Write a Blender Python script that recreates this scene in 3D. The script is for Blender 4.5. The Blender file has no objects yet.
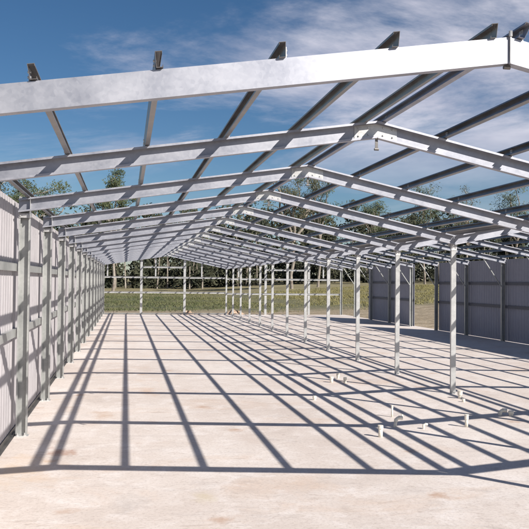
import bpy, math, random
from mathutils import Vector, Matrix
random.seed(7)
C = bpy.context.scene.collection
S = 2.0                       # eye height, every photogrammetric length below is a multiple of it
# ------------------------------------------------------------------ measured geometry
F_PX, YAW, PITCH, ROLL = 772.25, 0.17715, 0.02183, 0.00971
X_WALL, X_RIDGE, X_POST, X_FAR = -0.645*S, 1.21*S, 2.93*S, 6.45*S
Z_RIDGE, T_L, T_R = 1.712*S, 0.152, 0.212            # rafter underside at ridge and slopes
Z_VAL = Z_RIDGE - T_R*(X_POST - X_RIDGE)
X_RIDGE2 = 4.70*S
T2 = 0.2
Z_RIDGE2 = Z_VAL + T2*(X_RIDGE2 - X_POST)
BAY, D3, B1 = 1.4663*S, 5.1335*S, 0.9078
def frame_y(k):
    return D3 + (k-3)*BAY if k > 1 else D3 - BAY - BAY*B1
NF = 15
FR = {k: frame_y(k) for k in range(1, NF+1)}
Y_END = FR[NF]
RD = 0.17                     # rafter depth
def floor_px(u, v):
    """where a photographed point of the slab lies, used only to read positions off the photograph"""
    a, b = u-264.5, v-264.5; cr, sr = math.cos(ROLL), math.sin(ROLL)
    x = a*cr+b*sr; y = -a*sr+b*cr; cp, sp = math.cos(PITCH), math.sin(PITCH)
    yc = -y*cp+F_PX*sp; zc = y*sp+F_PX*cp; t = -S/yc
    c, s = math.cos(YAW), math.sin(YAW); xc = x*t; zc *= t
    return xc*c+zc*s, -xc*s+zc*c
# ------------------------------------------------------------------ materials
def new_mat(name):
    m = bpy.data.materials.new(name); m.use_nodes = True
    nt = m.node_tree; b = nt.nodes['Principled BSDF']
    return m, nt, b
def N(nt, t, **kw):
    n = nt.nodes.new(t)
    for k, v in kw.items():
        if k in n.inputs: n.inputs[k].default_value = v
        else: setattr(n, k, v)
    return n
def ramp(nt, fac, stops):
    r = nt.nodes.new('ShaderNodeValToRGB'); el = r.color_ramp.elements
    while len(el) < len(stops): el.new(0.5)
    for e, (p, c) in zip(el, stops):
        e.position = p; e.color = (c[0], c[1], c[2], 1)
    nt.links.new(fac, r.inputs['Fac']); return r
def steel(name, c0, c1, metal=.55, rough=(.34, .52), scale=9, bump=.05):
    m, nt, b = new_mat(name)
    tc = N(nt, 'ShaderNodeTexCoord')
    n1 = N(nt, 'ShaderNodeTexVoronoi'); n1.inputs['Scale'].default_value = scale*6
    n2 = N(nt, 'ShaderNodeTexNoise'); n2.inputs['Scale'].default_value = scale*.35; n2.inputs['Detail'].default_value = 6
    n2.inputs['Roughness'].default_value = .65
    nt.links.new(tc.outputs['Object'], n1.inputs['Vector']); nt.links.new(tc.outputs['Object'], n2.inputs['Vector'])
    mx = N(nt, 'ShaderNodeMix', data_type='FLOAT'); mx.inputs[0].default_value = .91
    sp = N(nt, 'ShaderNodeSeparateColor'); nt.links.new(n1.outputs['Color'], sp.inputs[0])
    nt.links.new(sp.outputs[0], mx.inputs[2]); nt.links.new(n2.outputs['Fac'], mx.inputs[3])
    r = ramp(nt, mx.outputs[0], [(.3, c0), (.68, c1)])
    nt.links.new(r.outputs[0], b.inputs['Base Color'])
    mr = N(nt, 'ShaderNodeMapRange'); mr.inputs[1].default_value = .3; mr.inputs[2].default_value = .7
    mr.inputs[3].default_value = rough[0]; mr.inputs[4].default_value = rough[1]
    nt.links.new(mx.outputs[0], mr.inputs[0]); nt.links.new(mr.outputs[0], b.inputs['Roughness'])
    b.inputs['Metallic'].default_value = metal
    bp = N(nt, 'ShaderNodeBump'); bp.inputs['Strength'].default_value = bump; bp.inputs['Distance'].default_value = .01
    nt.links.new(n2.outputs['Fac'], bp.inputs['Height']); nt.links.new(bp.outputs[0], b.inputs['Normal'])
    return m
M_RAFTER = steel('galvanised_rafter', (.27, .28, .325), (.43, .435, .475), metal=.86, rough=(.47, .62), scale=7)
M_PURLIN = steel('galvanised_purlin', (.19, .187, .19), (.33, .32, .32), metal=.8)
M_COLUMN = steel('galvanised_column', (.32, .33, .325), (.52, .525, .51), metal=.5, scale=5)
M_POST = steel('galvanised_post', (.38, .385, .385), (.56, .56, .555), metal=.45)
M_PLATE = steel('zinc_plate', (.42, .42, .42), (.70, .69, .68), metal=.5)
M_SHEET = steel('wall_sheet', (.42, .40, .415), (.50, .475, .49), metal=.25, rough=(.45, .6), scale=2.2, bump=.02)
M_DSHEET = steel('shaded_wall_sheet', (.235, .245, .30), (.30, .31, .375), metal=.1, rough=(.5, .65), scale=2.2, bump=.02)  # right wall: darker blue-grey wall sheet, the shade inside put into its colour
M_DGIRT = steel('shaded_girt', (.08, .083, .10), (.12, .125, .15), metal=.1, rough=(.5, .65), scale=2.2, bump=.02)  # right wall girts, shade painted in by darkening their base colour
M_BOLT = steel('dull_bolt', (.10, .10, .10), (.20, .19, .18), metal=.7)
def pvc():
    m, nt, b = new_mat('cream_plastic')
    n = N(nt, 'ShaderNodeTexNoise'); n.inputs['Scale'].default_value = 18
    r = ramp(nt, n.outputs['Fac'], [(.35, (.62, .57, .47)), (.6, (.80, .77, .69))])
    nt.links.new(r.outputs[0], b.inputs['Base Color']); b.inputs['Roughness'].default_value = .45
    return m
M_PVC = pvc()
def concrete():
    m, nt, b = new_mat('pale_concrete')
    tc = N(nt, 'ShaderNodeTexCoord'); L = nt.links
    def noise(scale, detail=5, rough=.6, vec=None, dist=0):
        n = N(nt, 'ShaderNodeTexNoise'); n.inputs['Scale'].default_value = scale; n.inputs['Detail'].default_value = detail
        n.inputs['Roughness'].default_value = rough; n.inputs['Distortion'].default_value = dist
        L.new(vec or tc.outputs['Object'], n.inputs['Vector']); return n
    big = noise(.32, 6, .6)
    base = ramp(nt, big.outputs['Fac'], [(.32, (.53, .455, .41)), (.47, (.61, .54, .495)), (.66, (.675, .615, .575))])
    def over(prev, fac, col, mode='MIX'):
        mx = N(nt, 'ShaderNodeMix', data_type='RGBA', blend_type=mode)
        L.new(fac, mx.inputs[0]); L.new(prev, mx.inputs[6]); mx.inputs[7].default_value = (*col, 1); return mx.outputs[2]
    def mask(node, lo, hi, amt):
        mr = N(nt, 'ShaderNodeMapRange'); mr.inputs[1].default_value = lo; mr.inputs[2].default_value = hi
        mr.inputs[4].default_value = amt; L.new(node.outputs['Fac'], mr.inputs[0]); return mr.outputs[0]
    c = base.outputs[0]
    # orange clay washed over the slab in patches
    mp = N(nt, 'ShaderNodeMapping'); mp.inputs['Scale'].default_value = (.7, 1.2, 1); mp.inputs['Location'].default_value = (3.1, 1.7, 0)
    L.new(tc.outputs['Object'], mp.inputs[0])
    c = over(c, mask(noise(.75, 7, .68, mp.outputs[0], .6), .53, .72, .42), (.56, .37, .24))
    # grey trowel marks, stretched across the bay
    mp2 = N(nt, 'ShaderNodeMapping'); mp2.inputs['Scale'].default_value = (.8, 1.9, 1); mp2.inputs['Rotation'].default_value = (0, 0, .25)
    L.new(tc.outputs['Object'], mp2.inputs[0])
    c = over(c, mask(noise(1.6, 8, .7, mp2.outputs[0], 1.2), .54, .70, .42), (.37, .33, .315))
    c = over(c, mask(noise(5.5, 6, .75, mp2.outputs[0], .8), .55, .70, .6), (.36, .29, .25))
    # pale laitance and fine speckle
    c = over(c, mask(noise(2.6, 8, .7, None, .5), .50, .66, .6), (.74, .69, .665))
    c = over(c, mask(noise(30, 6, .8), .50, .66, .55), (.34, .28, .25))
    # small rusty spots
    v = N(nt, 'ShaderNodeTexVoronoi'); v.inputs['Scale'].default_value = .9; L.new(tc.outputs['Object'], v.inputs['Vector'])
    dn = noise(6, 4, .7)
    ad = N(nt, 'ShaderNodeMath', operation='ADD'); L.new(v.outputs['Distance'], ad.inputs[0])
    ml = N(nt, 'ShaderNodeMath', operation='MULTIPLY'); ml.inputs[1].default_value = .35; L.new(dn.outputs['Fac'], ml.inputs[0]); L.new(ml.outputs[0], ad.inputs[1])
    mr = N(nt, 'ShaderNodeMapRange'); mr.inputs[1].default_value = .31; mr.inputs[2].default_value = .20; mr.inputs[4].default_value = .6
    L.new(ad.outputs[0], mr.inputs[0]); c = over(c, mr.outputs[0], (.40, .24, .15))
    # stains left by spilt clay and a rusty offcut, each at its own spot
    dn2 = noise(3.2, 6, .7)
    for (u, v, rad, col, amt) in ((103, 415, .22, (.46, .31, .21), .6), (148, 392, .26, (.50, .33, .22), .5), (58, 452, .20, (.30, .13, .07), .75),
                                  (205, 497, .14, (.50, .42, .28), .55), (130, 505, .20, (.40, .36, .34), .5), (345, 508, .10, (.40, .34, .30), .5), (20, 470, .45, (.58, .42, .28), .45), (250, 440, .25, (.47, .38, .33), .35)):
        px_, py_ = floor_px(u, v)
        vs = N(nt, 'ShaderNodeVectorMath', operation='SUBTRACT'); vs.inputs[1].default_value = (px_, py_, 0); L.new(tc.outputs['Object'], vs.inputs[0])
        vm = N(nt, 'ShaderNodeVectorMath', operation='MULTIPLY'); vm.inputs[1].default_value = (1, .5, 0); L.new(vs.outputs[0], vm.inputs[0])
        ln = N(nt, 'ShaderNodeVectorMath', operation='LENGTH'); L.new(vm.outputs[0], ln.inputs[0])
        a1 = N(nt, 'ShaderNodeMath', operation='MULTIPLY_ADD'); a1.inputs[1].default_value = rad*3.4; L.new(dn2.outputs['Fac'], a1.inputs[0]); L.new(ln.outputs['Value'], a1.inputs[2])
        m1 = N(nt, 'ShaderNodeMapRange'); m1.inputs[1].default_value = rad*2.6; m1.inputs[2].default_value = rad*1.75; m1.inputs[4].default_value = amt
        L.new(a1.outputs[0], m1.inputs[0]); c = over(c, m1.outputs[0], col)
    L.new(c, b.inputs['Base Color'])
    b.inputs['Roughness'].default_value = .78
    bp = N(nt, 'ShaderNodeBump'); bp.inputs['Strength'].default_value = .35; bp.inputs['Distance'].default_value = .01
    L.new(noise(14, 8, .7).outputs['Fac'], bp.inputs['Height']); L.new(bp.outputs[0], b.inputs['Normal'])
    return m
M_CONC = concrete()
def ground_mat():
    m, nt, b = new_mat('paddock'); L = nt.links
    tc = N(nt, 'ShaderNodeTexCoord')
    def noise(scale, d=6, sc=(1, 1, 1)):
        mp = N(nt, 'ShaderNodeMapping'); mp.inputs['Scale'].default_value = sc
        L.new(tc.outputs['Object'], mp.inputs[0])
        n = N(nt, 'ShaderNodeTexNoise'); n.inputs['Scale'].default_value = scale; n.inputs['Detail'].default_value = d
        n.inputs['Roughness'].default_value = .65; L.new(mp.outputs[0], n.inputs['Vector']); return n
    grass = ramp(nt, noise(.35, 8).outputs['Fac'], [(.3, (.05, .065, .028)), (.5, (.105, .11, .055)), (.68, (.21, .18, .10))])
    dry = ramp(nt, noise(.2, 8, (.5, 1.6, 1)).outputs['Fac'], [(.3, (.14, .115, .06)), (.5, (.22, .19, .10)), (.7, (.30, .26, .15))])
    soil = ramp(nt, noise(.9, 8).outputs['Fac'], [(.3, (.20, .15, .09)), (.5, (.30, .24, .16)), (.7, (.42, .34, .25))])
    sp = N(nt, 'ShaderNodeSeparateXYZ'); L.new(tc.outputs['Object'], sp.inputs[0])
    wob = noise(.06, 5, (1, 1, 1)); w2 = N(nt, 'ShaderNodeMath', operation='MULTIPLY_ADD'); L.new(wob.outputs['Fac'], w2.inputs[0])
    w2.inputs[1].default_value = 50; L.new(sp.outputs[1], w2.inputs[2])
    # dry grass and bare dirt farther out (the world y of the object), green nearer the slab
    far = N(nt, 'ShaderNodeMapRange'); far.inputs[1].default_value = 122; far.inputs[2].default_value = 138; L.new(w2.outputs[0], far.inputs[0])
    # yellower to the right
    xr = N(nt, 'ShaderNodeMapRange'); xr.inputs[1].default_value = 8; xr.inputs[2].default_value = 26; xr.inputs[4].default_value = .8; L.new(sp.outputs[0], xr.inputs[0])
    mx1 = N(nt, 'ShaderNodeMath', operation='MAXIMUM'); L.new(far.outputs[0], mx1.inputs[0]); L.new(xr.outputs[0], mx1.inputs[1])
    a = N(nt, 'ShaderNodeMix', data_type='RGBA'); L.new(mx1.outputs[0], a.inputs[0]); L.new(grass.outputs[0], a.inputs[6]); L.new(dry.outputs[0], a.inputs[7])
    w3 = N(nt, 'ShaderNodeMath', operation='MULTIPLY_ADD'); L.new(noise(.5, 6).outputs['Fac'], w3.inputs[0]); w3.inputs[1].default_value = 9; L.new(sp.outputs[1], w3.inputs[2])
    near = N(nt, 'ShaderNodeMapRange'); near.inputs[1].default_value = Y_END+17; near.inputs[2].default_value = Y_END+11; L.new(w3.outputs[0], near.inputs[0])
    c = N(nt, 'ShaderNodeMix', data_type='RGBA'); L.new(near.outputs[0], c.inputs[0]); L.new(a.outputs[2], c.inputs[6]); L.new(soil.outputs[0], c.inputs[7])
    L.new(c.outputs[2], b.inputs['Base Color']); b.inputs['Roughness'].default_value = .95
    bp = N(nt, 'ShaderNodeBump'); bp.inputs['Strength'].default_value = .8; bp.inputs['Distance'].default_value = .25
    L.new(noise(2.5, 8).outputs['Fac'], bp.inputs['Height']); L.new(bp.outputs[0], b.inputs['Normal'])
    return m
M_GROUND = ground_mat()
def simple(name, c0, c1, rough=.85, scale=3):
    m, nt, b = new_mat(name)
    tc = N(nt, 'ShaderNodeTexCoord')
    n = N(nt, 'ShaderNodeTexNoise'); n.inputs['Scale'].default_value = scale; n.inputs['Detail'].default_value = 6
    nt.links.new(tc.outputs['Object'], n.inputs['Vector'])
    r = ramp(nt, n.outputs['Fac'], [(.32, c0), (.68, c1)])
    nt.links.new(r.outputs[0], b.inputs['Base Color']); b.inputs['Roughness'].default_value = rough
    return m
M_LEAF = simple('gum_leaves', (.025, .04, .016), (.085, .10, .042), .75, .35)
M_LEAF2 = simple('olive_leaves', (.035, .042, .02), (.10, .095, .048), .75, .3)
M_WOOD = simple('far_wood_leaves', (.018, .024, .012), (.062, .062, .033), .9, .12)
M_BARK = simple('gum_bark', (.14, .11, .09), (.38, .34, .29), .85, 1.2)
M_SOIL = simple('clay_spoil', (.30, .19, .12), (.55, .43, .33), .95, 5)
M_GRASS = simple('grass_blades', (.05, .075, .025), (.17, .16, .075), .9, .7)
nt_ = M_GRASS.node_tree; tc_ = N(nt_, 'ShaderNodeTexCoord'); sx_ = N(nt_, 'ShaderNodeSeparateXYZ'); nt_.links.new(tc_.outputs['Object'], sx_.inputs[0])
mr_ = N(nt_, 'ShaderNodeMapRange'); mr_.inputs[1].default_value = 5; mr_.inputs[2].default_value = 20; mr_.inputs[4].default_value = .85; nt_.links.new(sx_.outputs[0], mr_.inputs[0])
mm_ = N(nt_, 'ShaderNodeMix', data_type='RGBA'); nt_.links.new(mr_.outputs[0], mm_.inputs[0])
lk_ = nt_.nodes['Principled BSDF'].inputs['Base Color'].links[0].from_socket; nt_.links.new(lk_, mm_.inputs[6]); mm_.inputs[7].default_value = (.24, .21, .085, 1)
nt_.links.new(mm_.outputs[2], nt_.nodes['Principled BSDF'].inputs['Base Color'])
# ------------------------------------------------------------------ mesh helpers
class MB:
    def __init__(s): s.v = []; s.f = []
    def add(s, vs, fs):
        o = len(s.v); s.v += [tuple(v) for v in vs]; s.f += [tuple(i+o for i in f) for f in fs]
    def prism(s, ring0, ring1):
        n = len(ring0)
        s.add(list(ring0)+list(ring1), [(i, (i+1) % n, n+(i+1) % n, n+i) for i in range(n)] + [tuple(range(n-1, -1, -1)), tuple(range(n, 2*n))])
    def box(s, x0, x1, y0, y1, z0, z1):
        s.prism([(x0, y0, z0), (x1, y0, z0), (x1, y1, z0), (x0, y1, z0)], [(x0, y0, z1), (x1, y0, z1), (x1, y1, z1), (x0, y1, z1)])
    def tube(s, p0, p1, r0, r1=None, n=10, caps=True):
        r1 = r0 if r1 is None else r1
        p0 = Vector(p0); p1 = Vector(p1); d = (p1-p0).normalized()
        a = d.orthogonal().normalized(); b = d.cross(a)
        R = lambda p, r: [p+a*math.cos(2*math.pi*i/n)*r+b*math.sin(2*math.pi*i/n)*r for i in range(n)]
        s.prism(R(p0, r0), R(p1, r1))
    def build(s, name, mat, parent=None, origin=None, smooth=False):
        me = bpy.data.meshes.new(name)
        o0 = Vector(origin) if origin is not None else Vector((0, 0, 0))
        me.from_pydata([tuple(Vector(v)-o0) for v in s.v], [], s.f)
        me.materials.append(mat)
        if smooth: me.polygons.foreach_set('use_smooth', [True]*len(me.polygons))
        me.update()
        o = bpy.data.objects.new(name, me); C.objects.link(o)
        o.location = o0
        if parent: o.parent = parent
        return o
def empty(name, loc, label, cat, group=None):
    o = bpy.data.objects.new(name, None); C.objects.link(o); o.location = loc
    o['label'] = label; o['category'] = cat
    if group: o['group'] = group
    return o
def tag(o, label=None, cat=None, group=None, kind=None):
    if label: o['label'] = label
    if cat: o['category'] = cat
    if group: o['group'] = group
    if kind: o['kind'] = kind
    return o
def cprof(depth, fl, lip, t=.003):
    """outline of a lipped channel: a = along the flange, b = along the web, web at a=0"""
    return [(0, 0), (fl, 0), (fl, lip), (fl-t, lip), (fl-t, t), (t, t), (t, depth-t), (fl-t, depth-t), (fl-t, depth-lip), (fl, depth-lip), (fl, depth), (0, depth)]
def cmember(mb, p0, p1, A, B, prof):
    A = Vector(A); B = Vector(B); p0 = Vector(p0); p1 = Vector(p1)
    mb.prism([p0+A*a+B*b for a, b in prof], [p1+A*a+B*b for a, b in prof])
def child(mb, name, mat, parent, **kw):
    return mb.build(name, mat, parent, **kw)
# ------------------------------------------------------------------ the setting
slab = MB(); slab.box(X_WALL-.32, X_FAR+.34, -9, Y_END+.35, -.12, 0)
sl = slab.build('floor_slab', M_CONC); tag(sl, kind='structure')
def gz(x, y):
    d = max(0, y-70)
    z = -.14 + .000085*d*d if d < 120 else -.14+.000085*14400+.0204*(d-120)*.25
    if x > 14: z += min(1, (x-14)/25)*min(1, max(0, y-5)/25)*1.6
    r = max(0, -y-10)*.0
    return z + (.12*math.sin(x*.21+y*.13)*math.sin(y*.17) if y > Y_END+4 or x > 20 or x < -8 else 0)
g = MB()
xs = [-1500, -900, -500, -300, -200] + list(range(-150, 260, 8)) + [300, 400, 600, 1000, 1500]
ys = [-600, -300, -150, -60, -20] + list(range(0, 320, 6)) + [360, 450, 600, 900, 1500]
for y in ys:
    for x in xs: g.v.append((x, y, gz(x, y)))
nx = len(xs)
for j in range(len(ys)-1):
    for i in range(nx-1): g.f.append((j*nx+i, j*nx+i+1, (j+1)*nx+i+1, (j+1)*nx+i))
tag(g.build('ground', M_GROUND, smooth=True), kind='structure')
# ------------------------------------------------------------------ the steel shed
shed = empty('steel_shed', (X_RIDGE, FR[1], 0), 'long unroofed twin gable shed frame of bare galvanised steel on the concrete slab', 'shed')
def P(mb, name, mat, origin=None, parent=None, smooth=False):
    """a part in world coordinates under the shed (or a sub-part under one of its parts)"""
    o = MB.build(mb, name, mat, None, origin or (0, 0, 0), smooth)
    par = parent or shed
    o.parent = par
    w = Vector(par.location) if par is shed else Vector(par['wloc'])
    o['wloc'] = list(o.location); o.location = Vector(o.location)-w
    return o
def roof_z(x):      # underside of the rafters
    if x <= X_RIDGE: return Z_RIDGE - T_L*(X_RIDGE-x)
    if x <= X_POST: return Z_RIDGE - T_R*(x-X_RIDGE)
    return Z_RIDGE2 - T2*abs(x-X_RIDGE2)
XL0, XR0 = X_WALL-.072, X_FAR+.072
purl1 = [-.62, -.27, .09, .46, .82, 1.15, 1.245, 1.565, 1.915, 2.29, 2.65, 2.83]
purl2 = [3.00, 3.19, 3.52, 3.85, 4.18, 4.46, 4.655, 4.745, 5.02, 5.35, 5.68, 6.01, 6.40]
RP = cprof(RD, .07, .021, .0028)
def rafter(k, xa, xb):
    y = FR[k]; mb = MB()
    Adir = (0, 1, 0) if k == 1 else (0, -1, 0)
    y0 = y-.07 if k == 1 else y
    cmember(mb, (xa, y0, roof_z(xa+.001 if xa > X_POST-.1 and xa < X_POST+.1 else xa)), (xb, y0, roof_z(xb)), Adir, (0, 0, 1), RP)
    o = P(mb, 'rafter', M_RAFTER, (xa, y, roof_z(xa)))
    # purlin cleats with their bolts
    if k > 6: return o
    for px in purl1+purl2:
        x = px*S
        if min(xa, xb)+.02 < x < max(xa, xb)-.02:
            cl = MB(); z = roof_z(x)+RD; sd_ = 1 if px < .3 else -1
            x1 = x-sd_*.029
            cl.box(x1-.0025, x1+.0025, y-.055, y-.012, z, z+.075)
            for q in (.028, .058): cl.tube((x1-.010, y-.034, z+q), (x1+.010, y-.034, z+q), .007, n=6)
            P(cl, 'purlin_cleat', M_PLATE, (x, y, z), o)
    return o
def bolts(mb, pts, y0, y1, r=.009):
    for x, z in pts: mb.tube((x, y0, z), (x, y1, z), r, n=6)
for k in range(1, NF+1):
    y = FR[k]
    rafter(k, XL0, X_RIDGE-.004); rafter(k, X_POST-.006, X_RIDGE+.004) if False else rafter(k, X_RIDGE+.004, X_POST-.004)
    rafter(k, X_POST+.004, X_RIDGE2-.004); rafter(k, X_RIDGE2+.004, XR0)
    for xr, zr, t1, t2 in ((X_RIDGE, Z_RIDGE, T_L, T_R), (X_RIDGE2, Z_RIDGE2, T2, T2)):
        # apex plate bolted inside the channel, with a tie lug hanging under it
        pm = MB(); w = .22 if k > 1 else .15
        ya, yb = (y-.009, y-.005) if k > 1 else (y-.052, y-.048)
        ring = [(xr-w, .02-t1*w), (xr, .02), (xr+w, .02-t2*w), (xr+w, RD-.02-t2*w), (xr, RD-.02), (xr-w, RD-.02-t1*w)]
        pm.prism([(a, ya, zr+b) for a, b in ring], [(a, yb, zr+b) for a, b in ring])
        bolts(pm, [(xr+sx*w*q, zr+RD*f-t1*w*q) for sx in (-1, 1) for q in (.35, .8) for f in (.3, .7)], ya-.012, ya)
        a = P(pm, 'apex_plate', M_PLATE, (xr, y, zr))
        lg = MB()
        L_ = .12 if k > 1 else .03
        yl = y-.035 if k > 1 else y-.03
        lg.box(xr-.014, xr+.014, yl-.004, yl+.004, zr-L_, zr+.012)
        lg.tube((xr-.022, yl, zr-L_+.012), (xr+.022, yl, zr-L_+.012), .013, n=8)
        P(lg, 'tie_lug', M_BOLT, (xr, y, zr), a)
        if k == 1:
            jb = MB(); jb.box(xr-.004, xr+.004, y-.085, y-.071, zr-.0, zr+RD); jb.tube((xr, y-.08, zr+RD), (xr, y-.08, zr+RD+.035), .012, n=8)
            P(jb, 'joint_strip', M_PLATE, (xr, y, zr), a)
# columns: lipped channels, web towards the camera side
def column(x, y, ztop, depth=.14, fl=.07, mat=M_COLUMN, name='column', face=-1, z0=0):
    mb = MB(); pr = cprof(depth, fl, .02, .0028)
    if name == 'column': cmember(mb, (x-depth/2, y+fl, z0+.006), (x-depth/2, y+fl, ztop), (0, -1, 0), (1, 0, 0), pr)   # open towards the first bay
    else: cmember(mb, (x-depth/2, y, z0+.006), (x-depth/2, y, ztop), (0, 1, 0), (1, 0, 0), pr)
    o = P(mb, name, mat, (x, y, 0))
    bp = MB(); bp.box(x-depth/2-.02, x+depth/2+.02, y-.045, y+fl+.02, z0, z0+.006)
    for sx in (-1, 1):
        bp.tube((x+sx*depth*.32, y-.026, z0+.006), (x+sx*depth*.32, y-.026, z0+.045), .008, n=6)
        bp.tube((x+sx*depth*.32, y-.026, z0+.006), (x+sx*depth*.32, y-.026, z0+.018), .016, n=6)
    P(bp, 'base_plate', M_PLATE, (x, y, 0), o)
    return o
for k in range(1, NF+1):
    y = FR[k]
    zt = roof_z(X_WALL)+RD+.03
    yc = y+.004
    c = column(X_WALL, yc, zt)
    hb = MB()      # boxed eave bracket round rafter end
    z0 = roof_z(X_WALL)-.075
    hb.box(X_WALL-.071, X_WALL+.071, yc-.012, yc-.003, z0, z0+.055)
    bolts(hb, [(X_WALL+a, z0+.028) for a in (-.05, .05)], yc-.026, yc-.012)
    hb.box(X_WALL+.0725, X_WALL+.0765, y-.066, y+.07, z0+.0, zt-.01)
    P(hb, 'eave_bracket', M_PLATE, (X_WALL, y, z0), c)
    zr = roof_z(X_FAR)+RD+.02
    c = column(X_FAR, yc, zr)
    if k < NF:
        kb = MB()  # knee brace angle
        a = Vector((X_FAR-.09, y-.012, .95*S)); b = Vector((X_FAR-.40*S, y-.012, roof_z(X_FAR-.40*S)+.05))
        d = (b-a).normalized(); n = Vector((d.z, 0, -d.x))
        kb.prism([a+n*q+Vector((0, w, 0)) for q, w in ((-.02, 0), (.02, 0), (.02, -.005), (-.015, -.005), (-.015, -.04), (-.02, -.04))],
                 [b+n*q+Vector((0, w, 0)) for q, w in ((-.02, 0), (.02, 0), (.02, -.005), (-.015, -.005), (-.015, -.04), (-.02, -.04))])
        P(kb, 'knee_brace', M_COLUMN, a)
    # internal post under the valley
    c = column(X_POST, y+.004, Z_VAL+.11, .092, .05, M_POST, 'post')
    hd = MB(); hd.box(X_POST-.085, X_POST+.085, y+.058, y+.062, Z_VAL-.03, Z_VAL+.12)
    hd.box(X_POST-.052, X_POST+.052, y-.004, y+.0, Z_VAL-.10, Z_VAL-.01)
    bolts(hd, [(X_POST-.03, Z_VAL-.05), (X_POST+.03, Z_VAL-.05)], y-.018, y-.004)
    P(hd, 'post_cap', M_PLATE, (X_POST, y, Z_VAL), c)
# purlins run through all the bays and stick out a little past the first frame
PP = cprof(.080, .042, .013, .0025)
for i, px in enumerate(purl1+purl2):
    x = px*S; z = roof_z(x)+RD+.002
    left = x < X_RIDGE or X_POST < x < X_RIDGE2
    t = T_L if x <= X_RIDGE else (-T_R if x <= X_POST else (T2 if x < X_RIDGE2 else -T2))
    up = Vector((-t, 0, 1)).normalized(); sd = Vector((1, 0, t)).normalized()
    A = sd if px < .3 else -sd
    off = (.075, .06, .085, .07)[i % 4]
    xo = x-(.021 if px < .3 else -.021); q0 = Vector((xo, FR[1]-.07, z+.001)); q1 = Vector((xo, Y_END+.12, z+.001)); mb = MB()
    mb.prism([q0+A*a+up*b-Vector((0, off*(.25+.75*b/.08), 0)) for a, b in PP], [q1+A*a+up*b for a, b in PP])     # torch-cut on a slant
    P(mb, 'purlin', M_RAFTER if px == 1.245 else M_PURLIN, (x, FR[1], z))
# valley channel between the two gables
# wall girts
def girt(x, z, y0, y1, sgn):
    mb = MB(); cmember(mb, (x, y0, z-.05), (x, y1, z-.05), (sgn, 0, 0), (0, 0, 1), cprof(.10, .045, .014, .0025))
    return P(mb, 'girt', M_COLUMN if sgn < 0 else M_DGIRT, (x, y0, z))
XG = X_WALL-.087
for z in (.655*S, 1.075*S): girt(XG-.0, z, FR[1]-.1, Y_END+.05, -1)
def bottom_angle(x, y0, y1, sgn):
    mb = MB(); mb.box(min(x, x+sgn*.05), max(x, x+sgn*.05), y0, y1, .002, .006); mb.box(min(x+sgn*.05, x+sgn*.053), max(x+sgn*.05, x+sgn*.053), y0, y1, .002, .06)
    P(mb, 'bottom_angle', M_BOLT, (x, y0, 0))
bottom_angle(XG+.01, FR[1]-.1, Y_END+.05, -1)
XG2 = X_FAR+.087
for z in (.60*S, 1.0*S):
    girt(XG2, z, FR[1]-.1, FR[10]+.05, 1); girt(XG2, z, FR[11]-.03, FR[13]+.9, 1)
# ribbed wall sheets, one run per bay
def sheet(x, y0, y1, z0, z1, sgn, mat):
    pts = []; y = y0; p = .19; h = .013
    while y < y1-.001:
        for dy, dx in ((0, 0), (.012, h), (.045, h), (.057, 0), (.115, 0), (.119, .005), (.127, .005), (.131, 0)):
            if y+dy < y1: pts.append((y+dy, dx))
        y += p
    pts.append((y1, 0))
    mb = MB(); n = len(pts); t = .0012
    for zz in (z0, z1):
        for q in (0, 1):
            for (yy, dx) in pts: mb.v.append((x+sgn*(dx+q*t), yy, zz))
    for i in range(n-1):
        mb.f += [(i, i+1, 2*n+i+1, 2*n+i), (n+i+1, n+i, 3*n+i, 3*n+i+1), (i, n+i, n+i+1, i+1), (2*n+i, 2*n+i+1, 3*n+i+1, 3*n+i)]
    mb.f += [(0, 2*n, 3*n, n), (n-1, 2*n-1, 4*n-1, 3*n-1)]
    return P(mb, 'wall_sheet', mat, (x, y0, z0))
ZS = roof_z(X_WALL)+RD-.02
prev = FR[1]-.12
for k in range(2, NF+1):
    sheet(XG-.052, prev, FR[k]-.002 if k < NF else FR[k]+.06, .012, ZS, -1, M_SHEET); prev = FR[k]+.002
prev = FR[1]-.12
ZS2 = roof_z(X_FAR)+RD-.02
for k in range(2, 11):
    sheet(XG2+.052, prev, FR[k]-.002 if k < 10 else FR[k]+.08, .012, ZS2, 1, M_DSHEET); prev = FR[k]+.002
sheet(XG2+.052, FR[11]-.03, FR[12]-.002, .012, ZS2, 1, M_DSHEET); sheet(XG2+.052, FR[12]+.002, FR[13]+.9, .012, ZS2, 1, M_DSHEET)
# far gable end walls: still only columns, girts and door heads
ye = Y_END+.10
def endcol(x, z0, z1, w=.11):
    mb = MB(); cmember(mb, (x-w/2, ye, z0), (x-w/2, ye, z1), (0, 1, 0), (1, 0, 0), cprof(w, .05, .014, .0025))
    P(mb, 'end_column', M_POST, (x, ye, z0))
def endrail(x0, x1, z, d=.10, name='end_girt'):
    mb = MB(); cmember(mb, (x0, ye-.006, z-d/2), (x1, ye-.006, z-d/2), (0, -1, 0), (0, 0, 1), cprof(d, .04, .012, .0025))
    P(mb, name, M_POST, (x0, ye, z))
for x in (.44*S, 1.70*S, 4.12*S, 5.45*S): endcol(x, .0, roof_z(x)+.10, .14)
for x in (-.53*S, .85*S, 2.2*S, 3.3*S, 5.9*S): endcol(x, 1.085*S+.06, roof_z(x)+.08, .08)
endrail(X_WALL, X_POST-.06, 1.085*S); endrail(X_WALL, X_POST-.06, .645*S)
endrail(X_POST+.06, X_FAR, 1.06*S); endrail(X_POST+.06, X_FAR, .62*S)
endrail(.44*S+.07, 1.70*S+.08, 1.385*S, name='door_head'); endrail(4.12*S+.07, 5.45*S+.08, 1.34*S, name='door_head')
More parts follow.
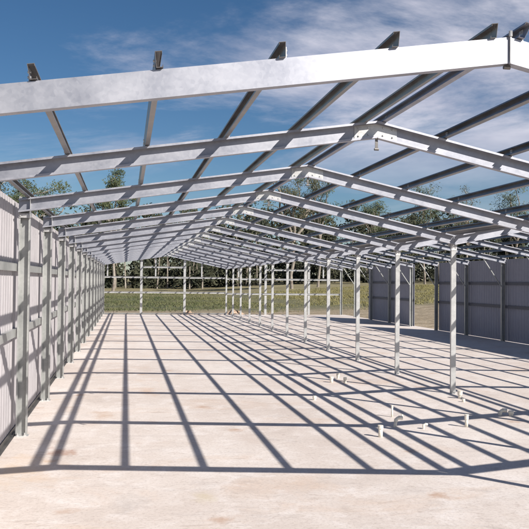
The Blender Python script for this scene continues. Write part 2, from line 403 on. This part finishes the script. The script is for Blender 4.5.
endrail(X_WALL, X_POST-.06, .035*S, .06, name='bottom_rail')
# ------------------------------------------------------------------ pipe stubs cast into the slab
def stub(x, y, r, h, kind, label, lean=(0, 0)):
    o = empty('pipe_stub', (x, y, 0), label, 'pipe', 'plastic service pipes rising from the slab')
    a = Vector((x, y, -.03)); b = Vector((x+lean[0], y+lean[1], h))
    m = MB(); m.tube(a, b, r, n=14)
    p = MB.build(m, 'pipe', M_PVC, o, None, True); p.location = (-x, -y, 0)
    d = (b-a).normalized()
    cm = MB()
    if kind == 'cap': cm.tube(b-d*.03, b+d*.012, r*1.28, r*1.2, n=14); nm = 'end_cap'
    elif kind == 'socket': cm.tube(b-d*.05, b+d*.01, r*1.3, n=14); cm.tube(b+d*.01, b+d*.02, r*1.42, n=14); nm = 'socket'
    else:
        q = b+Vector((r*1.6, 0, r*1.2)); cm.tube(b-d*.03, b+d*.01, r*1.25, n=12); cm.tube(b, q, r*1.1, n=12); cm.tube(q, q+Vector((r*2.6, 0, -r*.3)), r*1.25, n=12); nm = 'elbow'
    p = MB.build(cm, nm, M_PVC, o, None, False); p.location = (-x, -y, 0)
    return o
for u, v, r, h, kd, lb, ln in [
    (380.5, 437, .040, .17, 'cap', 'tallest capped cream pipe stub, nearest one on the slab', (0, 0)),
    (394.5, 427, .035, .12, 'elbow', 'leaning cream pipe stub with elbow just behind the tallest capped stub', (.03, .02)),
    (392, 417, .020, .20, 'cap', 'thin tall pale pipe behind the leaning stub with elbow', (0, 0)),
    (402, 417.5, .018, .04, 'cap', 'tiny low pipe end right of the thin tall pipe', (0, 0)),
    (423.5, 429, .022, .06, 'elbow', 'low hooked pipe stub standing between the tallest stub and the right hand stubs', (0, 0)),
    (466.5, 427, .030, .19, 'socket', 'upright cream pipe stub with socket halfway to the right edge', (0, 0)),
    (500, 415.5, .040, .06, 'elbow', 'squat cream pipe bend at the right edge, left one of the pair', (0, 0)),
    (511, 416, .045, .08, 'cap', 'fat low capped pipe at the right edge, right one of the pair', (0, 0)),
    (460, 398.5, .045, .14, 'socket', 'cream pipe stub with socket standing against the nearest visible post', (0, 0)),
    (463.5, 402, .03, .05, 'cap', 'small low pipe end in front of the socketed stub beside the nearest post', (0, 0)),
    (331.5, 382.5, .045, .13, 'cap', 'left stub of the cluster of three beyond the open floor', (0, 0)),
    (338, 378.5, .035, .12, 'socket', 'middle rear stub of the cluster of three', (0, 0)),
    (345, 383, .040, .12, 'cap', 'right stub of the cluster of three', (0, 0)),
    (314.5, 400, .035, .07, 'cap', 'lone low cream pipe end left of the other stubs', (0, 0))]:
    x, y = floor_px(u, v); stub(x, y, r*(.62 if kd == 'elbow' else .74), h*.82, kd, lb, ln)
# ------------------------------------------------------------------ spoil heap by the far end
def heap(x, y, r, h, label):
    mb = MB(); nr, na = 7, 22
    z0 = 0 if y < Y_END+.35 and x < X_FAR+.3 else gz(x, y)-.05
    mb.v.append((x, y, z0+h))
    for i in range(1, nr+1):
        for j in range(na):
            a = 2*math.pi*j/na; q = i/nr*r*(1+.18*math.sin(3*a+x)+.1*random.uniform(-1, 1))
            zz = h*(1-(i/nr))**1.1*(1+.25*random.uniform(-1, 1)) if i < nr else 0
            mb.v.append((x+q*math.cos(a), y+q*.8*math.sin(a), z0+zz))
    for j in range(na): mb.f.append((0, 1+j, 1+(j+1) % na))
    for i in range(nr-1):
        for j in range(na): mb.f.append((1+i*na+j, 1+(i+1)*na+j, 1+(i+1)*na+(j+1) % na, 1+i*na+(j+1) % na))
    o = mb.build('spoil_heap', M_SOIL, None, (x, y, z0)); tag(o, label, 'heap', 'heaps of spoil past the far end')
heap(3.3*S, Y_END+2.0, 1.0, .42, 'larger low heap of pale clay just past the row of valley posts')
heap(1.9*S, Y_END+2.2, .8, .34, 'smaller low heap of clay past the far doorway')
# ------------------------------------------------------------------ vegetation
def leaf(mb, c, s):
    a = Vector((random.gauss(0, 1), random.gauss(0, 1), random.gauss(0, 1))).normalized()
    b = a.orthogonal().normalized()*s*.45; a = a*s
    o = len(mb.v); mb.v += [tuple(c-a*.5), tuple(c+b*.5), tuple(c+a*.5), tuple(c-b*.5)]; mb.f.append((o, o+1, o+2, o+3))
def clump(mb, c, r, n, s, flat=.7):
    for _ in range(n):
        d = Vector((random.gauss(0, 1), random.gauss(0, 1), random.gauss(0, 1))).normalized()*(random.random()**.45)
        leaf(mb, c+Vector((d.x*r, d.y*r, d.z*r*flat)), s*random.uniform(.6, 1.4))
def limb(mb, a, b, r0, r1, bend=.12, n=4):
    pts = [a.lerp(b, i/n) for i in range(n+1)]
    L = (b-a).length
    for i in range(1, n): pts[i] += Vector((random.uniform(-1, 1), random.uniform(-1, 1), random.uniform(-.3, .3)))*L*bend*.5
    for i in range(n): mb.tube(pts[i], pts[i+1], r0+(r1-r0)*i/n, r0+(r1-r0)*(i+1)/n, n=7)
    return pts
def gum(x, y, h, spread, dens, label, leafmat=M_LEAF, ls=.42, trunk=.45, crad=1.0):
    z0 = gz(x, y)-.2
    root = empty('gum_tree', (x, y, z0), label, 'tree', 'taller gum trees behind the shed')
    tr = MB(); cr = MB()
    base = Vector((0, 0, 0)); fork = Vector((random.uniform(-.6, .6), random.uniform(-.6, .6), h*trunk))
    limb(tr, base, fork, h*.013, h*.009, .05)
    nl = 7
    for i in range(nl):
        a = 2*math.pi*i/nl+random.uniform(-.3, .3)
        hh = h*random.uniform(.68, .97); rr = spread*random.uniform(.35, 1)*(1.25-hh/h)*2
        tip = Vector((math.cos(a)*rr, math.sin(a)*rr, hh))
        st = fork if i % 2 else base.lerp(fork, random.uniform(.7, 1))
        pts = limb(tr, st, tip, h*.010, h*.003, .16)
        for _ in range(4):
            q = random.choice(pts[1:]); e = q+Vector((random.gauss(0, 1)*spread*.3, random.gauss(0, 1)*spread*.3, random.uniform(.2, 1)*h*.09))
            limb(tr, q, e, h*.004, h*.0014, .2, 3)
            clump(cr, e, crad*random.uniform(.7, 1.35), int(dens*random.uniform(.6, 1.2)), ls)
        clump(cr, tip, crad*random.uniform(.9, 1.5), dens, ls)
    tr.build('trunk', M_BARK, root); cr.build('crown', leafmat, root)
def world_at(u, D):      # x at ground distance D along y for picture column u
    t = (u-264.5)/F_PX; c, s = math.cos(YAW), math.sin(YAW)
    # xc/zc = t ; X c - D s = t (X s + D c)
    return D*(t*c+s)/(c-t*s)
def h_at(u, v, D):
    x = world_at(u, D); depth = x*math.sin(YAW)+D*math.cos(YAW)
    hz = 281.3+(u-264.5)*ROLL
    return S+(hz-v)/F_PX*depth*1.0
trees = [
 (292, 154, 118, 4.2, 190, 'tallest gum tree, seen through the roof just below the ridge', .8),
 (318, 178, 122, 3.4, 150, 'bushy gum tree just right of the tallest tree', .9),
 (30, 180, 105, 6.0, 130, 'wide sparse gum tree over the top of the left wall', .9),
 (113, 172, 120, 2.6, 190, 'slender gum tree with a small tufted crown at left centre', .8),
 (-8, 176, 112, 4.6, 130, 'gum tree at the left edge above the wall sheets', .9),
 (425, 187, 125, 2.8, 110, 'thin crowned gum tree right of centre under the sky gap', .8),
 (466, 186, 130, 2.6, 90, 'sparse spindly gum tree left of the two at the right edge', .8),
 (514, 184, 126, 3.2, 120, 'spreading gum tree at the right edge', .9),
 (372, 203, 135, 2.4, 120, 'rounded gum tree between the ridge tree and the right hand trees', 1.0),
]
for u, v, D, sp, dn, lb, cr_ in trees:
    x = world_at(u, D); z0 = gz(x, D)
    gum(x, D, h_at(u, v, D)-z0, sp, dn, lb, random.choice([M_LEAF, M_LEAF2]), .30, .45, cr_*1.45)
# the wood behind: one mass
wd = MB(); wt = MB()
row = 0
for D in (150, 163, 178, 196):
    x = world_at(-60, D)
    while x < world_at(640, D):
        xx = x+random.uniform(-2, 2); yy = D+random.uniform(-5, 5)
        z0 = gz(xx, yy)
        top = S+(281.3-(214+random.uniform(-9, 15)-row*4))/F_PX*(D+5)
        h = top-z0
        for i in range(19):
            q = random.random()**1.15; zz = z0+h*(.02+.90*q); w = 4.2*(math.sin(min(1, .35+q*.8)*math.pi)*.6+.35)
            clump(wd, Vector((xx+random.gauss(0, 1)*w*.55, yy+random.gauss(0, 1)*w*.55, zz)), random.uniform(1.3, 2.5), 44, .95)
        for i in range(1+(row == 0)):
            tx = xx+random.uniform(-1.5, 1.5)
            wd_t = Vector((tx, yy-2*(row == 0), z0-.3))
            wt.tube(wd_t, wd_t+Vector((random.uniform(-1, 1), 0, h*.7)), .15, .06, n=6)
        x += random.uniform(4.0, 6.5)
    row += 1
tag(wd.build('far_wood', M_WOOD), 'dense dark gum woodland along the far side of the paddock', 'woodland', kind='stuff')
tag(wt.build('far_wood_trunks', M_BARK), 'pale trunks of the woodland along the far side of the paddock', 'woodland', kind='stuff')
# tall grass tufts between the slab and the wood
gr = MB()
for _ in range(26000):
    y = Y_END+6+random.random()**.8*62; x = random.uniform(world_at(60, y), world_at(480, y))
    if math.sin(x*.9+2*math.sin(y*.5))+math.sin(x*.37-y*.6)+random.gauss(0, .5) > (y-Y_END-9)*.2: continue
    z = gz(x, y)
    for _b in range(3):
        a = random.uniform(0, 6.28); hh = random.uniform(.05, .20); w = .03
        bx, by = x+random.gauss(0, .15), y+random.gauss(0, .15)
        o = len(gr.v)
        gr.v += [(bx-w*math.cos(a), by-w*math.sin(a), z-.03), (bx+w*math.cos(a), by+w*math.sin(a), z-.03), (bx+random.gauss(0, .1), by+random.gauss(0, .1), z+hh)]
        gr.f.append((o, o+1, o+2))
tag(gr.build('tall_grass', M_GRASS), 'rough green and straw coloured grass beyond the far end of the slab', 'grass', kind='stuff')
# ------------------------------------------------------------------ sky and sun
Ld = Vector((-.895, 1.11, -1.0)).normalized()
sun = bpy.data.lights.new('sun', 'SUN'); sun.energy = 4.9; sun.angle = math.radians(.4); sun.color = (1, .945, .87)
so = bpy.data.objects.new('sun', sun); C.objects.link(so); so.rotation_euler = Ld.to_track_quat('-Z', 'Y').to_euler(); so.location = (10, -10, 30)
w = bpy.data.worlds.new('World'); bpy.context.scene.world = w; w.use_nodes = True
nt = w.node_tree; L = nt.links; bg = nt.nodes['Background']
sky = N(nt, 'ShaderNodeTexSky', sky_type='NISHITA'); sky.sun_disc = False
sky.sun_elevation = math.asin(-Ld.z); sky.sun_rotation = math.atan2(-Ld.x, -Ld.y)
sky.air_density = 1.0; sky.dust_density = .3; sky.ozone_density = 4.4; sky.altitude = 200
tc = N(nt, 'ShaderNodeTexCoord')
sep = N(nt, 'ShaderNodeSeparateXYZ'); L.new(tc.outputs['Generated'], sep.inputs[0])
zp = N(nt, 'ShaderNodeMath', operation='ADD'); zp.inputs[1].default_value = .12; L.new(sep.outputs[2], zp.inputs[0])
zc = N(nt, 'ShaderNodeMath', operation='MAXIMUM'); zc.inputs[1].default_value = .05; L.new(zp.outputs[0], zc.inputs[0])
dx = N(nt, 'ShaderNodeMath', operation='DIVIDE'); L.new(sep.outputs[0], dx.inputs[0]); L.new(zc.outputs[0], dx.inputs[1])
dy = N(nt, 'ShaderNodeMath', operation='DIVIDE'); L.new(sep.outputs[1], dy.inputs[0]); L.new(zc.outputs[0], dy.inputs[1])
cv = N(nt, 'ShaderNodeCombineXYZ'); L.new(dx.outputs[0], cv.inputs[0]); L.new(dy.outputs[0], cv.inputs[1])
mp = N(nt, 'ShaderNodeMapping'); mp.inputs['Scale'].default_value = (.9, 1.0, 1); mp.inputs['Rotation'].default_value = (0, 0, .5); mp.inputs['Location'].default_value = (2.3, .4, 0)
L.new(cv.outputs[0], mp.inputs[0])
n1 = N(nt, 'ShaderNodeTexNoise'); n1.inputs['Scale'].default_value = .8; n1.inputs['Detail'].default_value = 9; n1.inputs['Roughness'].default_value = .62; n1.inputs['Distortion'].default_value = .5
L.new(mp.outputs[0], n1.inputs['Vector'])
# more cloud towards the right (east) of the view
bias = N(nt, 'ShaderNodeMath', operation='MULTIPLY_ADD'); bias.inputs[1].default_value = .045; L.new(dx.outputs[0], bias.inputs[0]); L.new(n1.outputs['Fac'], bias.inputs[2])
mr = N(nt, 'ShaderNodeMapRange', interpolation_type='SMOOTHSTEP'); mr.inputs[1].default_value = .455; mr.inputs[2].default_value = .70; mr.inputs[4].default_value = .92
L.new(bias.outputs[0], mr.inputs[0])
n2 = N(nt, 'ShaderNodeTexNoise'); n2.inputs['Scale'].default_value = 2.2; n2.inputs['Detail'].default_value = 8; L.new(mp.outputs[0], n2.inputs['Vector'])
cc = ramp(nt, n2.outputs['Fac'], [(.35, (7.4, 7.5, 9.2)), (.65, (12.6, 12.1, 13.2))])
hs = N(nt, 'ShaderNodeHueSaturation'); hs.inputs['Saturation'].default_value = 1.16; hs.inputs['Value'].default_value = 1.0; L.new(sky.outputs[0], hs.inputs['Color'])
lo = N(nt, 'ShaderNodeMapRange', interpolation_type='SMOOTHSTEP'); lo.inputs[1].default_value = .10; lo.inputs[2].default_value = .22; lo.inputs[3].default_value = .16; L.new(sep.outputs[2], lo.inputs[0])
hi = N(nt, 'ShaderNodeMapRange', interpolation_type='SMOOTHSTEP'); hi.inputs[1].default_value = .55; hi.inputs[2].default_value = .32; hi.inputs[3].default_value = .2; L.new(sep.outputs[2], hi.inputs[0])
lh = N(nt, 'ShaderNodeMath', operation='MULTIPLY'); L.new(lo.outputs[0], lh.inputs[0]); L.new(hi.outputs[0], lh.inputs[1])
lm = N(nt, 'ShaderNodeMath', operation='MULTIPLY'); L.new(lh.outputs[0], lm.inputs[0]); L.new(mr.outputs[0], lm.inputs[1])
mx = N(nt, 'ShaderNodeMix', data_type='RGBA'); L.new(lm.outputs[0], mx.inputs[0]); L.new(hs.outputs[0], mx.inputs[6]); L.new(cc.outputs[0], mx.inputs[7])
L.new(mx.outputs[2], bg.inputs['Color']); bg.inputs['Strength'].default_value = .05
# ------------------------------------------------------------------ camera
cd = bpy.data.cameras.new('camera'); co = bpy.data.objects.new('camera', cd); C.objects.link(co)
cd.sensor_fit = 'HORIZONTAL'; cd.sensor_width = 36; cd.lens = F_PX/529*36; cd.clip_end = 3000; cd.clip_start = .05
c, s = math.cos(YAW), math.sin(YAW); cp, sp_ = math.cos(PITCH), math.sin(PITCH); cr, sr = math.cos(ROLL), math.sin(ROLL)
R0 = Vector((c, -s, 0)); Hh = Vector((s, c, 0)); Z = Vector((0, 0, 1))
Fw = Hh*cp+Z*sp_; U0 = Z*cp-Hh*sp_
R = R0*cr+U0*sr; U = U0*cr-R0*sr
m = Matrix.Identity(4)
for i in range(3): m[i][0] = R[i]; m[i][1] = U[i]; m[i][2] = -Fw[i]
m.translation = Vector((0, 0, S)); co.matrix_world = m
sc = bpy.context.scene; sc.camera = co
sc.view_settings.view_transform = 'Standard'; sc.view_settings.look = 'None'; sc.view_settings.gamma = 1
sc.view_settings.use_curve_mapping = False; sc.view_settings.exposure = .56
sc.render.resolution_x = 1024; sc.render.resolution_y = 1024
